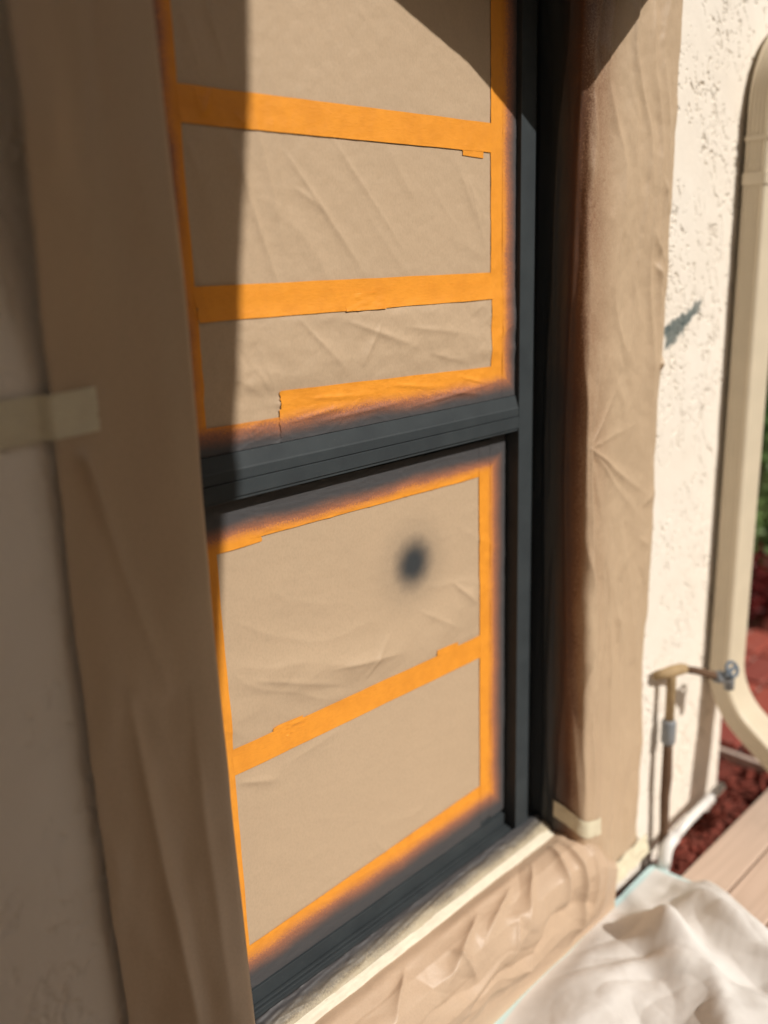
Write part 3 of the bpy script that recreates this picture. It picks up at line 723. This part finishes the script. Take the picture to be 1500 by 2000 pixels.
ring = [(2.100+0.024*math.cos(a), 0.893-0.012+0.010*math.sin(a), 0.530+0.024*math.sin(a)*0.6) for a in np.linspace(0, 2*math.pi, 25)]
tube_mesh(hb, ring, 0.0045, 8, False)
tube_mesh(hb, [(2.076, 0.881, 0.530), (2.124, 0.881, 0.530)], 0.004, 8); tube_mesh(hb, [(2.098, 0.893, 0.503), (2.100, 0.881, 0.532)], 0.0055, 10)
bm_obj('valve_handle', hb, M_blue, tp, (2.10, 0.885, 0.53), True)
M_pvc = plain('white_plastic_pipe', (0.80, 0.79, 0.77), 0.35, 0.5, 0.03)
pv = empty('plastic_pipe', (1.93, 0.94, -0.05), 'white plastic pipe with elbow lying in the mulch below the tap', 'pipe')
tube('straight_run', [(1.945, 0.945, 0.075), (2.05, 0.944, 0.092), (2.235, 0.942, 0.108)], 0.0125, M_pvc, pv)
tube('elbow', [(1.972, 0.945, 0.079), (1.950, 0.945, 0.076), (1.933, 0.945, 0.066), (1.926, 0.945, 0.045), (1.925, 0.945, 0.02)], [0.0165]*5, M_pvc, pv)
tube('down_leg', [(1.925, 0.945, 0.03), (1.925, 0.945, -0.07)], 0.0125, M_pvc, pv)

# ------------------------------------------------------------------ deck boards, mulch bed, pavers
def board_mat():
    m = NT('weathered_beige_board')
    oi = m.n('ShaderNodeObjectInfo').outputs['Random']
    g = m.noise(m.scale(3, 70, 70), 1.0, 5); b = m.noise(m.scale(1, 1, 1), 5, 4)
    c = m.mix(m.ramp(g, 0.3, 0.75), (0.68, 0.50, 0.39), (0.55, 0.385, 0.285))
    c = m.mix(m.math('MULTIPLY', oi, 0.35), c, (0.60, 0.50, 0.41))
    c = m.mix(m.math('MULTIPLY', m.ramp(b, 0.55, 0.8), 0.35), c, (0.42, 0.32, 0.24))
    return m.done(c, 0.75, 0.25, m.bump(g, 0.3, 0.001))
M_board = board_mat()
deck = bpy.data.objects.new('deck', None); COL.objects.link(deck); deck.location = (0, 0, -0.035)
tag(deck, 'beige boarded deck running along the house wall', 'deck', kind='structure')
bw = 0.118
src = box('board', -3.4, 2.9, 0, bw-0.006, -0.032, 0.0, M_board, None, 0.003, (0, 0, -0.032))
for k in range(11):
    o = src if k == 0 else src.copy()
    if k: COL.objects.link(o)
    o.parent = deck
    o.location = (random.uniform(-0.03, 0.03), 0.905-bw*(k+1)+0.006, 0.003+random.uniform(-0.0015, 0.0015))
# bed of red mulch: earth plus loose chips
def mulch_mat():
    m = NT('red_bark_mulch'); oi = m.noise(m.scale(1, 1, 1), 35, 3)
    c = m.mix(m.ramp(oi, 0.3, 0.7), (0.24, 0.055, 0.038), (0.12, 0.035, 0.025))
    return m.done(c, 0.85, 0.2, m.bump(m.noise(m.scale(1, 1, 1), 300, 4), 0.5, 0.002))
M_mulch = mulch_mat()
Xm, Ym = np.meshgrid(np.linspace(-0.5, 5.2, 230), np.linspace(0.90, 3.6, 110))
Ym = 0.90+(Ym-0.90)
Zm = -0.045+0.010*fbm(Xm*7, Ym*7, 131, 4)
tag(grid('mulch_bed', np.stack([Xm, Ym, Zm], -1), M_mulch, loc=(2, 2, -0.05)), 'dark red bark mulch bed at the foot of the wall', 'mulch', kind='stuff')
rng = np.random.RandomState(5)
N = 4200
cx = np.where(rng.rand(N) < 0.5, rng.uniform(1.2, 2.9, N), rng.uniform(2.35, 5.1, N))
cy = np.where(cx < 2.36, rng.uniform(0.905, 0.985, N), rng.uniform(0.92, 3.4, N))
cz = -0.035+rng.uniform(-0.005, 0.018, N)
ax = rng.normal(size=(N, 3)); ax[:, 2] *= 0.35; ax /= np.linalg.norm(ax, axis=1)[:, None]
bx = np.cross(ax, rng.normal(size=(N, 3))); bx /= np.linalg.norm(bx, axis=1)[:, None]
nn = np.cross(ax, bx)
Ls = rng.uniform(0.010, 0.030, N)[:, None]; Ws = rng.uniform(0.004, 0.009, N)[:, None]; Ts = 0.0025
C = np.stack([cx, cy, cz], 1)
vs = []
for sx in (-1, 1):
    for sy in (-1, 1):
        for sz in (-1, 1): vs.append(C+ax*Ls*sx+bx*Ws*sy+nn*Ts*sz)
Vc = np.stack(vs, 1).reshape(-1, 3)
fq = np.array([[0, 1, 3, 2], [4, 6, 7, 5], [0, 4, 5, 1], [2, 3, 7, 6], [0, 2, 6, 4], [1, 5, 7, 3]])
Fc = (np.arange(N)[:, None, None]*8+fq[None]).reshape(-1, 4)
tag(link('mulch_chips', quads_mesh('mulch_chips', Vc, Fc), M_mulch, None, (2, 2, -0.04), False), 'loose red bark chips scattered over the bed', 'mulch', kind='stuff')

def paver_mat():
    m = NT('red_clay_paver'); oi = m.n('ShaderNodeObjectInfo').outputs['Random']; b = m.noise(m.scale(1, 1, 1), 26, 5)
    c = m.mix(oi, (0.40, 0.095, 0.065), (0.28, 0.07, 0.055)); c = m.mix(m.math('MULTIPLY', m.ramp(b, 0.5, 0.8), 0.4), c, (0.45, 0.22, 0.17))
    return m.done(c, 0.85, 0.2, m.bump(b, 0.4, 0.002))
M_paver = paver_mat()
pth = empty('paver_path', (3.0, 1.4, -0.03), 'red clay paver path with pale joints behind the house corner', 'path')
tag(pth, kind='structure')
box('joint_bed', 2.62, 3.62, 0.93, 2.60, -0.06, -0.012, plain('pale_joint_sand', (0.62, 0.50, 0.42), 0.95), pth, 0)
psrc = box('paver', 0, 0.225, 0, 0.105, -0.05, 0.012, M_paver, None, 0.004, (0, 0, -0.05))
first = True
for j in range(13):
    for i in range(4):
        o = psrc if first else psrc.copy()
        if not first: COL.objects.link(o)
        first = False
        o.parent = pth
        o.location = (2.64+i*0.243-3.0+(0.0 if j % 2 else 0.0), 0.95+j*0.126-1.4, -0.02+random.uniform(-0.002, 0.002))

# ------------------------------------------------------------------ plants beyond the corner
def leaf_mat(name, a, b):
    m = NT(name); n = m.noise(m.scale(1, 1, 1), 17, 3)
    c = m.mix(m.ramp(n, 0.3, 0.7), a, b)
    tr = m.n('ShaderNodeBsdfTranslucent'); m.l(c, tr.inputs[0])
    mx = m.n('ShaderNodeMixShader'); mx.inputs[0].default_value = 0.25
    mm = m.done(c, 0.45, 0.4)
    m.l(m.b.outputs[0], mx.inputs[1]); m.l(tr.outputs[0], mx.inputs[2]); m.l(mx.outputs[0], m.out.inputs[0])
    return mm
M_green = leaf_mat('green_leaf', (0.085, 0.18, 0.035), (0.045, 0.10, 0.025))
M_pale = leaf_mat('pale_green_leaf', (0.22, 0.32, 0.11), (0.12, 0.21, 0.06))
M_red = leaf_mat('dark_red_leaf', (0.24, 0.035, 0.03), (0.12, 0.02, 0.02))
M_stem = plain('plant_stem', (0.10, 0.075, 0.04), 0.8)
def plant(x, y, h, rad, mat, label, seed, nleaf=420, ll=0.055, cat='plant'):
    r = np.random.RandomState(seed)
    root = empty('garden_shrub' if cat == 'shrub' else 'garden_plant', (x, y, -0.05), label, cat, 'plants beyond the house corner')
    bm = bmesh.new()
    tips = []
    for k in range(9):
        a = r.uniform(0, 6.28); q = r.uniform(0.2, 0.9)*rad; hh = h*r.uniform(0.55, 1.0)
        p1 = Vector((x+q*0.4*math.cos(a), y+q*0.4*math.sin(a), hh*0.5)); p2 = Vector((x+q*math.cos(a), y+q*math.sin(a), hh))
        tube_mesh(bm, [(x+0.02*math.cos(a), y+0.02*math.sin(a), -0.06), p1, p2], [0.008, 0.006, 0.003], 6)
        tips.append((Vector((x, y, 0.0)), p1, p2))
    bm_obj('stem', bm, M_stem, root, (x, y, -0.05), True)
    V = []; F = []
    for i in range(nleaf):
        p0, p1, p2 = tips[r.randint(9)]; t = r.uniform(0.25, 1.05)
        c = (p0.lerp(p1, t*2) if t < 0.5 else p1.lerp(p2, t*2-1))+Vector(r.normal(size=3))*rad*0.26
        c.z = max(c.z, 0.02)
        d = Vector((r.normal(), r.normal(), r.normal()*0.6+0.2)).normalized(); s = d.cross(Vector(r.normal(size=3))).normalized(); n = d.cross(s)
        L = ll*r.uniform(0.6, 1.3); W = L*0.30; k = len(V)
        V += [c-d*L*0.5, c+s*W+n*W*0.3, c+d*L*0.5-n*L*0.15, c-s*W+n*W*0.3, c+d*L*0.0]
        F += [(k, k+1, k+4), (k+1, k+2, k+4), (k+2, k+3, k+4), (k+3, k, k+4)]
    link('crown', quads_mesh('crown', [tuple(q) for q in V], F), mat, root, (x, y, 0.0), False)
plant(4.10, 1.62, 0.72, 0.30, M_pale, 'pale green leafy plant just beyond the paver path', 1, 620, 0.06)
plant(3.78, 1.50, 0.26, 0.20, M_red, 'low dark red leaved plant at the edge of the paver path', 2, 420)
plant(4.75, 1.90, 0.95, 0.38, M_green, 'dark green shrub behind the pale plant', 3, 800, 0.07, 'shrub')
plant(4.25, 2.20, 0.85, 0.36, M_green, 'green shrub close to the house side wall', 4, 700, 0.07, 'shrub')
plant(4.55, 1.15, 0.55, 0.30, M_red, 'wide red leaved plant right of the pale plant', 5, 520)
plant(5.25, 2.15, 1.15, 0.45, M_green, 'tallest green shrub, farthest from the house', 6, 900, 0.08, 'shrub')
plant(5.10, 1.35, 0.80, 0.40, M_pale, 'large pale shrub at the far end of the bed', 7, 700, 0.08, 'shrub')
plant(3.20, 2.95, 0.60, 0.30, M_green, 'green shrub beside the far end of the path', 8, 600, 0.07, 'shrub')

# ------------------------------------------------------------------ white drop cloth on the deck
nx, ny = 300, 230
U, V = np.meshgrid(np.linspace(0, 1, nx), np.linspace(0, 1, ny))
X = 0.75+1.16*U; Y = 0.10+0.87*V
far = 0.035*np.sin(Y*6+1)+0.03*pn(Y*4, 0*Y, 141); X = X+far*sst(0.6, 1, U)-0.10*sst(0.75, 0.3, V)*U
Y = Y+0.006*pn(X*5, 0*X, 142)*V-0.035*sst(1.5, 0.9, X)*V
wx = X+0.10*fbm(X*2.2, Y*2.2, 143, 2); wy = Y+0.10*fbm(X*2.2, Y*2.2, 144, 2)
H = 0.020*(pn(wx*3.3+wy, wy*2.6, 145)+0.5)+0.010*pn(wx*7-wy*2, wy*5, 146)+0.0025*fbm(X*14, Y*14, 148, 3)
H = H+0.030*np.abs(pn(wx*4.5+wy*2, wy*3.5-wx, 150))+0.014*np.abs(pn(wx*9-wy*4, wy*8, 152))
ang = np.arctan2(Y-1.02, X-1.84); rr = np.hypot(Y-1.02, X-1.84)
fan = 0.5+0.8*pn(ang*2.6+0.5*pn(X*3.5, Y*3.5, 153), rr*1.6, 154)+0.35*np.abs(pn(wx*7+wy*3, wy*6, 155))
H = H+0.055*fan*sst(0.02, 0.30, rr)*sst(1.1, 0.45, rr)
def roll_fold(a, b, wd, h):
    ax_, ay_ = a; bx_, by_ = b
    t = np.clip(((X-ax_)*(bx_-ax_)+(Y-ay_)*(by_-ay_))/((bx_-ax_)**2+(by_-ay_)**2), 0, 1)
    d = np.hypot(X-ax_-t*(bx_-ax_)+0.012*pn(X*6, Y*6, 147), Y-ay_-t*(by_-ay_)+0.012*pn(X*6, Y*6, 149))
    ww = wd*(0.5+0.8*t)
    return h*np.sin(np.pi*(0.12+0.86*t))**0.8*np.exp(-(d/ww)**2)
for (a0, b0, hh, wd) in (((1.79, 0.96), (1.40, 0.55), .060, .045), ((1.86, 0.90), (1.66, 0.40), .060, .040), ((1.72, 0.97), (1.20, 0.86), .030, .040), ((1.88, 0.80), (1.84, 0.35), .045, .045), ((1.60, 0.66), (1.20, 0.40), .040, .045), ((1.70, 0.96), (1.60, 0.66), .045, .026)):
    H = H+0.62*roll_fold(a0, b0, wd*1.1, hh)
rim = np.minimum(np.minimum(U, 1-U)*1.6, V*1.7)
H = H*(0.3+0.7*sst(0, 0.05, rim))*(0.10+0.90*sst(0.0, 0.22, 1-V))
def cloth_mat():
    m = NT('white_cotton_cloth')
    wv = m.noise(m.scale(500, 500, 500), 1, 2); b = m.noise(m.scale(1, 1, 1), 6, 4)
    c = m.mix(m.ramp(b, 0.35, 0.7), (0.74, 0.715, 0.685), (0.64, 0.61, 0.575))
    at = m.n('ShaderNodeAttribute'); at.attribute_name = 'selvage'
    c = m.mix(at.outputs['Fac'], c, (0.56, 0.74, 0.74))
    return m.done(c, 0.9, 0.1, m.bump(wv, 0.3, 0.0006))
cl = grid('drop_cloth', np.stack([X, Y, 0.014+H], -1), cloth_mat(), loc=(1.3, 0.5, 0.01))
sel = np.maximum(sst(0.022, 0.015, 1-V), sst(0.018, 0.010, 1-U)).reshape(-1).astype(np.float32)
at = cl.data.attributes.new('selvage', 'FLOAT', 'POINT'); at.data.foreach_set('value', sel)
tag(cl, 'rumpled white drop cloth with pale blue edge below the window', 'cloth')

# ------------------------------------------------------------------ added casters out of view, shaped for the shadows on the window
# added stucco column behind the viewpoint, edge shaped to cast the left shadow
bm = bmesh.new()
def slab(pts, y0, y1):
    a = [bm.verts.new((x, y0, z)) for x, z in pts]; b = [bm.verts.new((x, y1, z)) for x, z in pts]
    bm.faces.new(a); bm.faces.new(b[::-1])
    for i in range(len(pts)): bm.faces.new((a[i], b[i], b[(i+1) % len(pts)], a[(i+1) % len(pts)]))
slab([(-1.60, 0.0), (1.035, 0.0), (1.035, 2.30), (1.092, 2.747), (1.124, 2.983), (1.165, 3.255), (1.176, 3.40), (1.19, 4.3), (-1.60, 4.3)], -0.86, -0.60)
col = bm_obj('added_shade_column', bm, M_stucco, None, (0.15, -0.73, 0.0))
tag(col, 'added unseen stucco column, edge shaped to shade the left wall', 'column')
# added unseen paper sheet, lower edge cut to the outline of the upper shadow
pts = [(1.218, 2.246), (1.400, 2.177), (1.464, 2.140), (1.598, 2.054), (1.671, 2.115), (1.731, 2.166), (1.757, 2.200), (1.785, 2.222)]
top = 2.721
xs = np.linspace(0.62, 1.98, 90)
zb = np.interp(xs, [0.62]+[p[0] for p in pts]+[1.98], [2.46]+[p[1] for p in pts]+[2.46])
V = np.linspace(0, 1, 50)[:, None]
Zf = zb[None]*(1-V)+top*V
Xf = np.repeat(xs[None], 50, 0)
Yf = 0.75+0.012*fbm(Xf*4, Zf*3, 151, 3)*sst(0, 0.3, 1-V)*sst(0, 0.15, V+0.0)
tag(grid('added_shade_paper', np.stack([Xf, Yf, Zf], -1), M_paper), 'added unseen kraft paper sheet under the eave, cut to cast the pointed shadow', 'masking paper')

# hedge added behind the viewpoint, out of view, to block sky light
nx, nz = 340, 70
U, V = np.meshgrid(np.linspace(0, 1, nx), np.linspace(0, 1, nz))
A = math.pi*(1.12+1.06*U); Rr = 7.0
hz = 3.9*V
bulge = 0.7*np.sqrt(np.clip(1-((V-0.35)/0.68)**2, 0, 1))+0.35*fbm(U*40, V*8, 161, 4)
P = np.stack([1.0+(Rr-bulge)*np.cos(A), 0.8+(Rr-bulge)*np.sin(A), -0.1+hz+0.25*fbm(U*40, V*6, 162, 3)*V], -1)
tag(grid('added_sky_block_hedge', P, leaf_mat('hedge_leaf', (0.045, 0.085, 0.022), (0.03, 0.055, 0.016)), loc=(1.0, -5.5, -0.1)), 'tall dark green hedge added out of view to deepen the shade', 'hedge')
